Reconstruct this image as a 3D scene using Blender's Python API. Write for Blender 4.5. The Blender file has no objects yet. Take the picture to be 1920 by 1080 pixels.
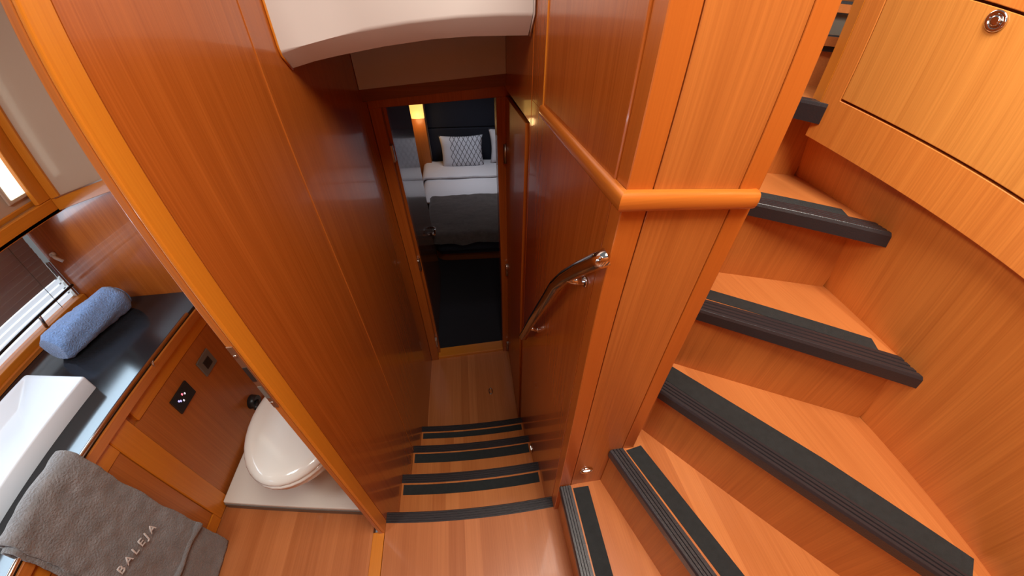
import bpy, bmesh, math, random
from mathutils import Vector, Matrix
random.seed(7)
S = bpy.context.scene
COL = S.collection

# ------------------------------------------------------------------ camera, world, lights, exposure
S.view_settings.view_transform = 'Standard'
S.view_settings.look = 'None'
S.view_settings.gamma = 1.0
S.view_settings.use_curve_mapping = False
S.view_settings.exposure = 0.0
S.cycles.max_bounces = 8
S.cycles.diffuse_bounces = 5
S.cycles.glossy_bounces = 4
S.cycles.sample_clamp_indirect = 6.0

cam_d = bpy.data.cameras.new('camera')
cam = bpy.data.objects.new('camera', cam_d)
COL.objects.link(cam)
S.camera = cam
cam_d.type = 'PANO'                       # the photograph's wide-angle lens (barrel distortion)
cam_d.panorama_type = 'FISHEYE_LENS_POLYNOMIAL'
cam_d.sensor_fit = 'HORIZONTAL'
cam_d.sensor_width = 36.0
cam_d.fisheye_fov = math.radians(220)
KP = 36.0 / 1.92
cam_d.fisheye_polynomial_k0 = 0.0
cam_d.fisheye_polynomial_k1 = -1.72977046 / KP
cam_d.fisheye_polynomial_k2 = 0.859183735 / KP ** 2
cam_d.fisheye_polynomial_k3 = -0.118952896 / KP ** 3
cam_d.fisheye_polynomial_k4 = -0.0746424804 / KP ** 4
cam_d.clip_start = 0.01
pit, roll, psi = 0.69208969, 0.00106980543, -0.146991564
up_c = Vector((math.sin(roll) * math.cos(pit), math.cos(roll) * math.cos(pit), math.sin(pit)))
f_c = Vector((0, 0, -1)); f_c -= up_c * f_c.dot(up_c); f_c.normalize()
r_c = f_c.cross(up_c)
Y_c = f_c * math.cos(psi) + r_c * math.sin(psi)
X_c = Y_c.cross(up_c)
cam.matrix_world = Matrix.Translation((0, 0, 1.6)) @ Matrix((X_c, Y_c, up_c)).to_4x4()

world = bpy.data.worlds.new('world')
S.world = world
world.use_nodes = True
bg = world.node_tree.nodes['Background']
bg.inputs[0].default_value = (0.95, 0.97, 1.0, 1)
bg.inputs[1].default_value = 0.17


def area_light(name, loc, target, sx, sy, power, color, spread=180):
    d = bpy.data.lights.new(name, 'AREA')
    d.shape = 'RECTANGLE'; d.size = sx; d.size_y = sy
    d.energy = power; d.color = color; d.spread = math.radians(spread)
    o = bpy.data.objects.new(name, d)
    COL.objects.link(o)
    o.location = loc
    o.rotation_euler = (Vector(target) - Vector(loc)).to_track_quat('-Z', 'Y').to_euler()
    return o


# daylight that falls into the stairwell from the saloon above, plus two unseen fills added
area_light('saloon_daylight', (0.36, 0.02, 2.70), (0.40, 0.26, 1.0), 0.62, 0.9, 44, (1.0, 0.94, 0.84))
area_light('stairwell_fill_left', (-1.15, -0.25, 2.45), (0.95, 0.40, 1.2), 0.9, 0.6, 33, (1.0, 0.94, 0.85))  # unseen light added to brighten the stair lining and locker front
area_light('stairwell_fill_front', (0.66, 2.05, 2.55), (0.93, 0.70, 1.5), 0.8, 0.6, 12, (1.0, 0.92, 0.82))  # unseen light added to brighten the locker end strip and stair slot
# daylight through the bathroom's hull window
area_light('hull_window_daylight', (-1.56, 0.35, 1.06), (-0.60, 0.35, 0.80), 1.6, 0.10, 5.0, (0.62, 0.82, 1.0), 130).data.specular_factor = 0.35
area_light('bathroom_fill', (-0.95, 0.15, 1.92), (-1.10, 0.85, 0.75), 0.3, 0.3, 6.6, (0.96, 0.98, 1.0), 140).data.specular_factor = 0.3  # unseen fill added to brighten toilet, basin and end wall
# dim daylight of the cabin's deck hatch
area_light('cabin_hatch_daylight', (0.2, 4.5, 1.2), (0.15, 4.6, -0.2), 0.5, 0.5, 4.2, (0.80, 0.87, 1.0), 120)

# ------------------------------------------------------------------ materials


def new_mat(name):
    m = bpy.data.materials.new(name)
    m.use_nodes = True
    nt = m.node_tree
    return m, nt, nt.nodes['Principled BSDF']


def simple(name, col, rough=0.5, metal=0.0, bump=0.0, bscale=200.0, var=0.0, vscale=8.0, coat=0.0, sheen=0.0):
    m, nt, b = new_mat(name)
    N, L = nt.nodes, nt.links
    b.inputs['Base Color'].default_value = (*col, 1)
    b.inputs['Roughness'].default_value = rough
    b.inputs['Metallic'].default_value = metal
    b.inputs['Coat Weight'].default_value = coat
    b.inputs['Sheen Weight'].default_value = sheen
    tc = N.new('ShaderNodeTexCoord')
    nz = N.new('ShaderNodeTexNoise'); nz.inputs['Scale'].default_value = vscale; nz.inputs['Detail'].default_value = 5
    L.new(tc.outputs['Object'], nz.inputs['Vector'])
    mx = N.new('ShaderNodeMixRGB'); mx.blend_type = 'MULTIPLY'; mx.inputs[0].default_value = var
    mx.inputs[1].default_value = (*col, 1)
    L.new(nz.outputs['Fac'], mx.inputs[2])
    L.new(mx.outputs[0], b.inputs['Base Color'])
    if bump > 0:
        n2 = N.new('ShaderNodeTexNoise'); n2.inputs['Scale'].default_value = bscale; n2.inputs['Detail'].default_value = 3
        L.new(tc.outputs['Object'], n2.inputs['Vector'])
        bp = N.new('ShaderNodeBump'); bp.inputs['Strength'].default_value = bump; bp.inputs['Distance'].default_value = 0.006
        L.new(n2.outputs['Fac'], bp.inputs['Height'])
        L.new(bp.outputs[0], b.inputs['Normal'])
    return m


def wood(name, dark, light, axis='z', scale=1.0, rough=0.3, coat=0.0, strips=0.0, contrast=0.35):
    """Varnished veneer: noise stretched along the grain axis, optional glued strips across it."""
    m, nt, b = new_mat(name)
    N, L = nt.nodes, nt.links
    tc = N.new('ShaderNodeTexCoord')
    mp = N.new('ShaderNodeMapping')
    s = {'x': (0.8, 45, 45), 'y': (45, 0.8, 45), 'z': (45, 45, 0.8), 'zy': (0.6, 45, 0.8)}[axis]
    mp.inputs['Scale'].default_value = [v * scale for v in s]
    L.new(tc.outputs['Object'], mp.inputs['Vector'])
    n1 = N.new('ShaderNodeTexNoise'); n1.inputs['Scale'].default_value = 1.0
    n1.inputs['Detail'].default_value = 6; n1.inputs['Roughness'].default_value = 0.65
    L.new(mp.outputs[0], n1.inputs['Vector'])
    mp2 = N.new('ShaderNodeMapping')
    s2 = {'x': (3, 300, 300), 'y': (300, 3, 300), 'z': (300, 300, 3), 'zy': (2, 300, 3)}[axis]
    mp2.inputs['Scale'].default_value = s2
    L.new(tc.outputs['Object'], mp2.inputs['Vector'])
    n2 = N.new('ShaderNodeTexNoise'); n2.inputs['Scale'].default_value = 1.0; n2.inputs['Detail'].default_value = 2
    L.new(mp2.outputs[0], n2.inputs['Vector'])
    ad = N.new('ShaderNodeMath'); ad.operation = 'MULTIPLY_ADD'; ad.inputs[1].default_value = 0.45
    L.new(n2.outputs['Fac'], ad.inputs[0]); 
    sc = N.new('ShaderNodeMath'); sc.operation = 'MULTIPLY'; sc.inputs[1].default_value = 0.55
    L.new(n1.outputs['Fac'], sc.inputs[0])
    L.new(sc.outputs[0], ad.inputs[2])
    src = ad.outputs[0]
    if strips > 0:
        sx = N.new('ShaderNodeSeparateXYZ'); L.new(tc.outputs['Object'], sx.inputs[0])
        q = N.new('ShaderNodeMath'); q.operation = 'SNAP'; q.inputs[1].default_value = 0.062
        L.new(sx.outputs['X' if axis != 'x' else 'Y'], q.inputs[0])
        wn = N.new('ShaderNodeTexWhiteNoise'); wn.noise_dimensions = '1D'
        L.new(q.outputs[0], wn.inputs['W'])
        m2 = N.new('ShaderNodeMath'); m2.operation = 'SUBTRACT'; m2.inputs[1].default_value = 0.5
        L.new(wn.outputs['Value'], m2.inputs[0])
        m3 = N.new('ShaderNodeMath'); m3.operation = 'MULTIPLY_ADD'; m3.inputs[1].default_value = strips
        L.new(m2.outputs[0], m3.inputs[0]); L.new(src, m3.inputs[2])
        src = m3.outputs[0]
    rp = N.new('ShaderNodeValToRGB')
    rp.color_ramp.elements[0].position = 0.5 - contrast / 2
    rp.color_ramp.elements[1].position = 0.5 + contrast / 2
    rp.color_ramp.elements[0].color = (*dark, 1)
    rp.color_ramp.elements[1].color = (*light, 1)
    L.new(src, rp.inputs[0])
    L.new(rp.outputs[0], b.inputs['Base Color'])
    b.inputs['Roughness'].default_value = rough
    b.inputs['Coat Weight'].default_value = coat
    b.inputs['Coat Roughness'].default_value = 0.05
    return m


M = {}
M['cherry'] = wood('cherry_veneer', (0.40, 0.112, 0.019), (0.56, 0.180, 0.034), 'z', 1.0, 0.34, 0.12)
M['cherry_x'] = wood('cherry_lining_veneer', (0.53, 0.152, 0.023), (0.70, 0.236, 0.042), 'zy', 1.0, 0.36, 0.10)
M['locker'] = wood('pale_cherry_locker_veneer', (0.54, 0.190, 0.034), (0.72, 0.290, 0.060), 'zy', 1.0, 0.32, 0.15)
M['red_lipping'] = wood('solid_reddish_cherry_lipping', (0.46, 0.110, 0.012), (0.54, 0.140, 0.017), 'z', 0.6, 0.34, 0.2)
M['rail_x'] = wood('cherry_moulding_crosswise', (0.46, 0.118, 0.014), (0.56, 0.158, 0.020), 'x', 0.6, 0.26, 0.35)
M['rail_y'] = wood('cherry_moulding_lengthwise', (0.46, 0.118, 0.014), (0.56, 0.158, 0.020), 'y', 0.6, 0.26, 0.35)
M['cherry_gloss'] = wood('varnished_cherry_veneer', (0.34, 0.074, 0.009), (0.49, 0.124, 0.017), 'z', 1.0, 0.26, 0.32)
M['cherry_y'] = wood('cherry_veneer_lengthwise', (0.42, 0.115, 0.016), (0.60, 0.185, 0.028), 'y', 1.0, 0.34, 0.12)
M['lipping'] = wood('solid_cherry_lipping', (0.60, 0.180, 0.012), (0.70, 0.235, 0.018), 'z', 0.6, 0.36, 0.15)
M['lipping_y'] = wood('solid_cherry_lipping_lengthwise', (0.60, 0.180, 0.012), (0.70, 0.235, 0.018), 'y', 0.6, 0.34, 0.2)
M['lipping_x'] = wood('solid_cherry_lipping_crosswise', (0.60, 0.180, 0.012), (0.70, 0.235, 0.018), 'x', 0.6, 0.34, 0.2)
M['floor'] = wood('laminate_floor', (0.40, 0.118, 0.032), (0.58, 0.205, 0.068), 'y', 0.8, 0.30, 0.25, strips=0.36, contrast=0.55)
M['tread'] = wood('laminate_tread', (0.48, 0.135, 0.030), (0.68, 0.235, 0.065), 'y', 0.8, 0.30, 0.25, strips=0.42, contrast=0.6)
M['rubber'] = simple('black_rubber', (0.030, 0.025, 0.027), 0.30, bump=0.15, bscale=300)
M['tape'] = simple('grit_tape', (0.050, 0.060, 0.060), 0.65, bump=0.9, bscale=900, var=0.5, vscale=60)
M['white_vinyl'] = simple('white_vinyl', (0.66, 0.60, 0.56), 0.55, var=0.04)
M['panel_white'] = simple('pale_grey_vinyl', (0.62, 0.66, 0.70), 0.6)
M['white_gloss'] = simple('white_porcelain', (0.80, 0.78, 0.71), 0.14, coat=0.4)
M['basin'] = simple('white_acrylic', (0.76, 0.83, 0.91), 0.22, coat=0.2)
M['white_plastic'] = simple('white_gelcoat', (0.76, 0.72, 0.64), 0.4)
M['black_gloss'] = simple('black_laminate', (0.016, 0.016, 0.018), 0.14, var=0.2)
M['chrome'] = simple('polished_steel', (0.78, 0.75, 0.72), 0.10, metal=1.0)
M['steel'] = simple('brushed_steel', (0.55, 0.52, 0.48), 0.32, metal=1.0)
M['black_plastic'] = simple('black_plastic', (0.02, 0.02, 0.02), 0.35)
M['grey_plastic'] = simple('grey_plastic', (0.16, 0.145, 0.12), 0.45)
M['grey_terry'] = simple('grey_terry', (0.265, 0.252, 0.252), 0.95, bump=1.0, bscale=170, var=0.55, vscale=22, sheen=0.4)
M['blue_terry'] = simple('blue_terry', (0.25, 0.43, 0.82), 0.95, bump=1.0, bscale=190, var=0.45, vscale=90, sheen=0.4)
M['bronze'] = simple('bronze_plate', (0.30, 0.16, 0.09), 0.35, metal=0.6)
M['thread'] = simple('pale_thread', (0.62, 0.58, 0.55), 0.8)
M['bedding'] = simple('white_bedding', (0.74, 0.70, 0.70), 0.9, bump=0.3, bscale=30)
M['fur'] = simple('grey_fur', (0.155, 0.128, 0.115), 1.0, bump=1.0, bscale=120, var=0.6, vscale=25, sheen=0.3)
M['navy'] = simple('navy_fabric', (0.016, 0.018, 0.030), 0.85, bump=0.3, bscale=300)
M['carpet'] = simple('navy_carpet', (0.026, 0.024, 0.034), 1.0, bump=0.8, bscale=700, var=0.5, vscale=300)
M['blind'] = simple('blind_slats_painted_shade', (0.33, 0.27, 0.24), 0.55)  # upper slats: their shade is put into the colour
M['header'] = wood('dark_header_veneer', (0.16, 0.045, 0.012), (0.26, 0.075, 0.018), 'x', 1.0, 0.4)
M['acrylic'] = simple('tan_glossy_panel', (0.56, 0.41, 0.30), 0.22, var=0.1, vscale=2, coat=0.4)


def emit(name, col, strength, base=(0.8, 0.8, 0.8)):
    m, nt, b = new_mat(name)
    b.inputs['Base Color'].default_value = (*base, 1)
    b.inputs['Emission Color'].default_value = (*col, 1)
    b.inputs['Emission Strength'].default_value = strength
    b.inputs['Roughness'].default_value = 0.4
    return m


M['shade'] = emit('lit_lamp_shade', (1.0, 0.60, 0.13), 1.25, (0.8, 0.6, 0.3))
M['tube_light'] = emit('lit_light_lens', (1.0, 1.0, 0.80), 1.1)
M['slat_glow'] = emit('blind_slats_painted_daylight', (0.70, 0.86, 1.0), 0.72)  # lower slats: daylight on them painted as emission
M['led'] = emit('step_light_lens', (1.0, 0.93, 0.82), 2.2)
M['led_red'] = emit('red_indicator', (1.0, 0.10, 0.18), 2.0)
M['led_blue'] = emit('blue_indicator', (0.35, 0.35, 1.0), 1.6)
M['led_white'] = emit('white_indicator', (0.8, 0.8, 0.9), 0.8)

# patterned pillow: white with dark diamond trellis
m, nt, b = new_mat('trellis_pillow_fabric')
N, L = nt.nodes, nt.links
tc = N.new('ShaderNodeTexCoord'); sp = N.new('ShaderNodeSeparateXYZ'); L.new(tc.outputs['Object'], sp.inputs[0])


def mth(op, a, b_):
    n = N.new('ShaderNodeMath'); n.operation = op
    for i, v in enumerate((a, b_)):
        if isinstance(v, (int, float)):
            n.inputs[i].default_value = v
        else:
            L.new(v, n.inputs[i])
    return n.outputs[0]


xs = mth('MULTIPLY', sp.outputs['X'], 15.0); zs = mth('MULTIPLY', sp.outputs['Z'], 9.0)
lines = []
for op in ('ADD', 'SUBTRACT'):
    fr = mth('FRACT', mth('ADD', mth(op, xs, zs), 40.0), 0)
    ab = mth('ABSOLUTE', mth('SUBTRACT', fr, 0.5), 0)
    lines.append(mth('GREATER_THAN', ab, 0.43))
ln = mth('MAXIMUM', lines[0], lines[1])
ln = mth('MULTIPLY', ln, mth('GREATER_THAN', sp.outputs['X'], -0.17))
mx = N.new('ShaderNodeMixRGB'); L.new(ln, mx.inputs[0])
mx.inputs[1].default_value = (0.66, 0.66, 0.70, 1); mx.inputs[2].default_value = (0.10, 0.09, 0.10, 1)
L.new(mx.outputs[0], b.inputs['Base Color']); b.inputs['Roughness'].default_value = 0.9
M['trellis'] = m

# ------------------------------------------------------------------ mesh helpers


def bev(bm, geom_edges, w, seg=1):
    if w > 0:
        bmesh.ops.bevel(bm, geom=geom_edges, offset=w, segments=seg, affect='EDGES', profile=0.5)


def add_box(bm, x0, x1, y0, y1, z0, z1, w=0.0, seg=1):
    t = bmesh.new()
    v = [t.verts.new(p) for p in ((x0, y0, z0), (x1, y0, z0), (x1, y1, z0), (x0, y1, z0), (x0, y0, z1), (x1, y0, z1), (x1, y1, z1), (x0, y1, z1))]
    for f in ((0, 3, 2, 1), (4, 5, 6, 7), (0, 1, 5, 4), (1, 2, 6, 5), (2, 3, 7, 6), (3, 0, 4, 7)):
        t.faces.new([v[i] for i in f])
    bev(t, t.edges[:], w, seg)
    merge(bm, t)
    return bm


def merge(bm, t):
    bmesh.ops.recalc_face_normals(t, faces=t.faces[:])
    me = bpy.data.meshes.new('tmp'); t.to_mesh(me); t.free()
    bm.from_mesh(me); bpy.data.meshes.remove(me)


def add_prism(bm, pts, vec, w=0.0, seg=1):
    """Solid from a closed polygon of 3D points swept along vec."""
    t = bmesh.new()
    a = [t.verts.new(p) for p in pts]
    c = [t.verts.new(Vector(p) + Vector(vec)) for p in pts]
    n = len(pts)
    t.faces.new(a[::-1]); t.faces.new(c)
    for i in range(n):
        t.faces.new((a[i], a[(i + 1) % n], c[(i + 1) % n], c[i]))
    bmesh.ops.recalc_face_normals(t, faces=t.faces[:])
    bev(t, t.edges[:], w, seg)
    merge(bm, t)
    return bm


def add_tube(bm, path, r, n=14, cap=True):
    t = bmesh.new()
    P = [Vector(p) for p in path]
    rings = []
    ref = None
    for i, p in enumerate(P):
        d = (P[min(i + 1, len(P) - 1)] - P[max(i - 1, 0)]).normalized()
        if ref is None:
            ref = Vector((0, 0, 1)) if abs(d.z) < 0.9 else Vector((1, 0, 0))
        u = (ref - d * ref.dot(d)).normalized(); ref = u
        v = d.cross(u)
        rr = r[i] if isinstance(r, (list, tuple)) else r
        rings.append([t.verts.new(p + (u * math.cos(2 * math.pi * k / n) + v * math.sin(2 * math.pi * k / n)) * rr) for k in range(n)])
    for i in range(len(rings) - 1):
        for k in range(n):
            f = t.faces.new((rings[i][k], rings[i][(k + 1) % n], rings[i + 1][(k + 1) % n], rings[i + 1][k])); f.smooth = True
    if cap:
        t.faces.new(rings[0][::-1]); t.faces.new(rings[-1])
    merge(bm, t)
    return bm


def add_loft(bm, rings, cap0=True, cap1=True, smooth=True):
    t = bmesh.new()
    R = [[t.verts.new(p) for p in ring] for ring in rings]
    n = len(R[0])
    for i in range(len(R) - 1):
        for k in range(n):
            f = t.faces.new((R[i][k], R[i][(k + 1) % n], R[i + 1][(k + 1) % n], R[i + 1][k])); f.smooth = smooth
    if cap0:
        t.faces.new(R[0][::-1])
    if cap1:
        t.faces.new(R[-1])
    merge(bm, t)
    return bm


def add_sweep(bm, prof, path_fn):
    """prof: closed 2D section; path_fn(i, u, v)->3D point for each station list."""
    rings = [[fn(u, v) for (u, v) in prof] for fn in path_fn]
    return add_loft(bm, rings, smooth=False)


def base_of(o):
    b_ = Vector((0, 0, 0))
    while o is not None:
        b_ += o.location; o = o.parent
    return b_


def link(name, bm, mat, parent=None, at=None, label=None):
    """One mesh object; bm is in world coordinates, its origin goes to `at` (things) or stays at its parent's base."""
    if parent is None:
        if at is None:
            xs_ = [v.co for v in bm.verts]
            at = Vector((sum(c.x for c in xs_) / len(xs_), sum(c.y for c in xs_) / len(xs_), min(c.z for c in xs_)))
        at = Vector(at)
    else:
        at = base_of(parent)
    bmesh.ops.translate(bm, vec=-at, verts=bm.verts[:])
    me = bpy.data.meshes.new(name)
    bm.to_mesh(me); bm.free()
    if mat is not None:
        me.materials.append(mat)
    o = bpy.data.objects.new(name, me)
    COL.objects.link(o)
    if parent is not None:
        o.parent = parent
    else:
        o.location = at
    if label:
        o['label'] = label
    return o


def tag(o, label, cat, kind=None, group=None):
    o['label'] = label; o['category'] = cat
    if kind: o['kind'] = kind
    if group: o['group'] = group
    return o


def thing(name, loc, label, cat, kind=None, group=None):
    o = bpy.data.objects.new(name, None)
    COL.objects.link(o)
    o.location = loc
    o.empty_display_size = 0.05
    return tag(o, label, cat, kind, group)


def B(*a, w=0.0, seg=1):
    return add_box(bmesh.new(), *a, w=w, seg=seg)


def P(pts, vec, w=0.0, seg=1):
    return add_prism(bmesh.new(), pts, vec, w, seg)


TOP = 1.96
XL, XR = -0.437, 0.245          # the two long walls of the companionway

# ------------------------------------------------------------------ floors
fl = thing('floor', (0, 0, -0.03), 'reddish laminate floor of the landing at the head of the short stairs', 'floor', 'structure')
bow = lambda x: 0.12 * (x - 0.15) ** 2
nx = 16
XS = [XL + (XR - XL) * i / nx for i in range(nx + 1)]
pts = [(XL, -0.95, -0.03), (0.30, -0.95, -0.03), (0.272, 0.10, -0.03), (0.262, 0.47, -0.03), (XR, 0.47, -0.03)] + [(x, 0.485 + bow(x), -0.03) for x in XS[::-1]]
link('landing_board', P(pts, (0, 0, 0.03)), M['floor'], fl)
link('lower_board', B(XL, 0.30, 1.16, 2.0, -0.83, -0.80), M['floor'], fl)
link('bathroom_board', B(-1.16, -0.484, -0.60, 1.25, -0.03, 0.0), M['floor'], fl)
link('cabin_carpet', B(-0.9, 1.3, 2.05, 5.5, -0.83, -0.80), M['carpet'], fl, label='dark navy carpet in the sleeping cabin')
tag(link('trim_1', B(-0.483, -0.439, -0.60, 0.482, -0.03, 0.003, w=0.001), M['lipping_y']), 'orange solid wood threshold strip between bathroom floor and landing', 'threshold', 'structure')
o = link('floor_ring', add_tube(bmesh.new(), [(0.054 + 0.013 * math.cos(a * math.pi / 8), 1.565 + 0.026 * math.sin(a * math.pi / 8), -0.797) for a in range(17)], 0.004, 8, False), M['steel'])
tag(o, 'small steel lifting ring set in the lower corridor floor', 'floor ring')

# ------------------------------------------------------------------ left wall of the companionway
wl = thing('wall_left', (XL, 1.2, -0.8), 'dark varnished cherry corridor wall between bathroom and companionway', 'wall', 'structure')
link('core', B(-0.456, XL - 0.004, 0.480, 2.06, -0.83, TOP), M['header'], wl)
link('shaded_jamb_face', B(-0.459, -0.446, 0.4755, 0.521, 0.0, TOP, w=0.002, seg=2), M['cherry'], wl)  # darker veneer puts the end face's shade into the colour
bm = B(-0.4455, XL, 0.475, 0.521, 0.0, TOP, w=0.003, seg=2)
link('edge_lipping', bm, M['lipping'], wl, label='bright orange solid wood edge strip at the bathroom doorway')
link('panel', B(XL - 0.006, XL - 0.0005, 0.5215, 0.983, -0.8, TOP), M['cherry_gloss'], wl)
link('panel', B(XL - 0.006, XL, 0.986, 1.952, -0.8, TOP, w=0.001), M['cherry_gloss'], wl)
link('groove_bead', B(XL - 0.006, XL + 0.0012, 0.9838, 0.9858, -0.8, TOP), M['red_lipping'], wl)
link('bathroom_panel', B(-0.464, -0.4565, 0.5215, 1.249, 0.0, TOP), M['cherry'], wl)
# strike plate of the bathroom door let into the jamb
sp_ = tag(link('strike_plate', B(-0.4585, -0.4475, 0.4735, 0.4768, 0.925, 1.125, w=0.001), M['bronze']), 'bronze door strike plate let into the bathroom jamb edge', 'strike plate')
link('latch_hole', B(-0.457, -0.449, 0.4725, 0.4745, 1.022, 1.066), M['black_plastic'], sp_)
link('latch_hole', B(-0.457, -0.449, 0.4725, 0.4745, 0.962, 1.004), M['grey_plastic'], sp_)
for z in (1.10, 0.945):
    link('screw', add_tube(bmesh.new(), [(-0.453, 0.4745, z), (-0.453, 0.472, z)], 0.0032, 8), M['steel'], sp_)
tag(link('wall_front_left', B(-0.475, XL, -0.95, -0.28, 0.0, TOP), M['cherry']), 'cherry wall beside the bathroom doorway behind the viewer', 'wall', 'structure')
tag(link('wall_back', B(-0.475, 1.35, -1.0, -0.95, 0.0, TOP), M['cherry']), 'cherry bulkhead behind the viewer closing the landing', 'wall', 'structure')

# ------------------------------------------------------------------ pillar (bulkhead between corridor and stairs)
wc = thing('wall_middle', (0.36, 0.9, -0.8), 'cherry bulkhead pillar between lower corridor and upper stairs', 'wall', 'structure')
link('core', B(XR + 0.006, 0.471, 0.466, 1.2155, -0.83, TOP), M['header'], wc)
for z0, z1 in ((-0.03, 1.360), (1.3725, TOP)):
    link('left_lipping', B(XR + 0.0005, 0.2885, 0.4600, 0.500, z0, z1, w=0.0015), M['red_lipping'], wc)
    link('front_panel', B(0.2905, 0.4365, 0.4605, 0.470, z0, z1, w=0.001), M['cherry'], wc)
    link('right_lipping', B(0.4385, 0.4765, 0.4600, 0.500, z0, z1, w=0.0025, seg=2), M['red_lipping'], wc)
link('stair_side_panel', B(0.469, 0.4755, 0.501, 1.215, 0.0, TOP), M['cherry'], wc)
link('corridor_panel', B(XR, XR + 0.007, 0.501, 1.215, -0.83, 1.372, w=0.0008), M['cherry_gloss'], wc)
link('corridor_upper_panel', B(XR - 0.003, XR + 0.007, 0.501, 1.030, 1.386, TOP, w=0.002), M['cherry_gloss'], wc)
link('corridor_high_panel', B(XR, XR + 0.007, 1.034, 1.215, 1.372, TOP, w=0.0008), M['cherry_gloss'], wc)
link('panel_bead', B(XR - 0.006, XR + 0.001, 1.0305, 1.0345, 1.386, TOP), M['lipping'], wc)
link('corridor_end_lipping', B(XR - 0.001, 0.300, 1.2155, 1.232, -0.83, TOP, w=0.003), M['cherry_gloss'], wc)
# rounded moulding rail round the pillar
rail = thing('trim_2', (0.3, 0.46, 1.35), 'rounded orange moulding rail running round the pillar', 'moulding', 'structure')


def rail_prof(n=8, dpt=0.018, h=0.031):
    pr = [(0.0, 0.0)]
    for i in range(n + 1):
        a = -math.pi / 2 + math.pi * i / n
        pr.append((dpt - 0.010 + 0.010 * math.cos(a), h / 2 + (h / 2) * (abs(math.sin(a)) ** 0.8) * (1 if a > 0 else -1)))
    pr += [(0.0, h)]
    return pr


RP = rail_prof()
st = [lambda u, v: (0.468 + 0.004, 0.462 - u * 0.55, 1.3455 + 0.002 + v * 0.88),
      lambda u, v: (0.468, 0.460 - u * 0.92, 1.345 + v),
      lambda u, v: (0.455, 0.460 - u, 1.345 + v),
      lambda u, v: (XR - u * 0.8, 0.460 - u, 1.358 + v)]
bm = bmesh.new(); add_sweep(bm, RP, st)
for f in bm.faces: f.smooth = True
o = link('front_moulding', bm, M['rail_x'], rail)
bm = bmesh.new(); add_sweep(bm, RP, [lambda u, v: (XR - u * 0.8, 0.460 - u, 1.358 + v), lambda u, v: (XR - u * 0.8, 1.032 + u * 0.3, 1.362 + v)])
for f in bm.faces: f.smooth = True
link('corridor_moulding', bm, M['rail_y'], rail)
for ob in rail.children:
    md = ob.modifiers.new('edge', 'EDGE_SPLIT'); md.split_angle = math.radians(40)

# recessed part of the right corridor wall
bm = B(0.300, 0.33, 1.215, 2.06, -0.83, TOP)
add_box(bm, XR, 0.299, 1.2325, 1.952, 1.300, TOP)
tag(link('wall_right_lower', bm, M['cherry_gloss']), 'recessed cherry wall of the lower corridor behind the open door leaf', 'wall', 'structure')

# ------------------------------------------------------------------ short stairs going down
sd = thing('short_staircase', (-0.1, 0.85, -0.8), 'short flight of steps with black ribbed nosings leading down to the sleeping cabin', 'staircase')


def nosing_profile(wd, h, ribs=4):
    """section across a nosing: u from front edge backwards, v up; ribs are grooved into the top."""
    pr = [(0.002, -h), (0.0, -0.004), (0.003, 0.003)]
    rw = (wd - 0.006) / ribs
    for i in range(ribs):
        a = 0.003 + i * rw
        pr += [(a + 0.001, 0.0042), (a + rw * 0.70, 0.0042), (a + rw * 0.74, 0.0008), (a + rw * 0.96, 0.0008)]
    pr += [(wd, 0.0008), (wd, -0.006), (0.012, -0.006), (0.012, -h)]
    return pr


def curved_nosing(z, ynear, yfar, x0, x1):
    """nosing of a descending step: its front looks away from the viewer (+y)"""
    pr = nosing_profile(yfar - ynear, 0.038)
    stn = []
    for i in range(13):
        x = x0 + (x1 - x0) * i / 12
        stn.append(lambda u, v, x=x: (x, yfar - u + bow(x), z + v))
    return add_sweep(bmesh.new(), pr, stn)


def bowed_slab(y0, y1, z0, z1, x0=XL, x1=XR, n=12):
    X = [x0 + (x1 - x0) * i / n for i in range(n + 1)]
    return P([(x, y0 + bow(x), z0) for x in X] + [(x, y1 + bow(x), z0) for x in X[::-1]], (0, 0, z1 - z0))


down = [(0.0, 0.469, 0.510, None), (-0.2, 0.695, 0.738, (0.642, 0.687)), (-0.4, 0.934, 0.977, (0.876, 0.926)), (-0.6, 1.162, 1.202, (1.115, 1.152))]
for k, (z, yn, yf, tape) in enumerate(down):
    link('nosing', curved_nosing(z, yn, yf, XL, XR), M['rubber'], sd)
    if tape:
        link('tread', bowed_slab(down[k - 1][2] - 0.03, yn + 0.004, z - 0.03, z), M['tread'], sd)
        link('grip_strip', bowed_slab(tape[0], tape[1], z + 0.0003, z + 0.0022, XL + 0.010, XR - 0.010), M['tape'], sd)
    link('riser', bowed_slab(yf - 0.030, yf - 0.018, z - 0.2, z - 0.006), M['cherry'], sd)

# ------------------------------------------------------------------ winding stairs going up
su = thing('winding_staircase', (0.7, 0.2, 0.0), 'winding wooden staircase with black nosings climbing round the pillar', 'staircase')


def straight_nosing(a, b_, z, wd, h=0.034):
    """a -> b along the front edge; the tread lies on the left of a->b seen from above"""
    a, b_ = Vector((*a, 0)), Vector((*b_, 0))
    d = (b_ - a).normalized(); nrm = Vector((-d.y, d.x, 0))
    pr = nosing_profile(wd, h)
    return add_sweep(bmesh.new(), pr, [lambda u, v: a + nrm * u + Vector((0, 0, z + v)), lambda u, v: b_ + nrm * u + Vector((0, 0, z + v))])


def slab(poly, z0, z1):
    return P([(x, y, z0) for x, y in poly], (0, 0, z1 - z0))


def riser(a, b_, z0, z1, t=0.012):
    a, b_ = Vector((*a, 0)), Vector((*b_, 0))
    d = (b_ - a).normalized(); nrm = Vector((-d.y, d.x, 0)) * t
    return slab([(a.x, a.y), (b_.x, b_.y), ((b_ + nrm).x, (b_ + nrm).y), ((a + nrm).x, (a + nrm).y)], z0, z1)


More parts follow.
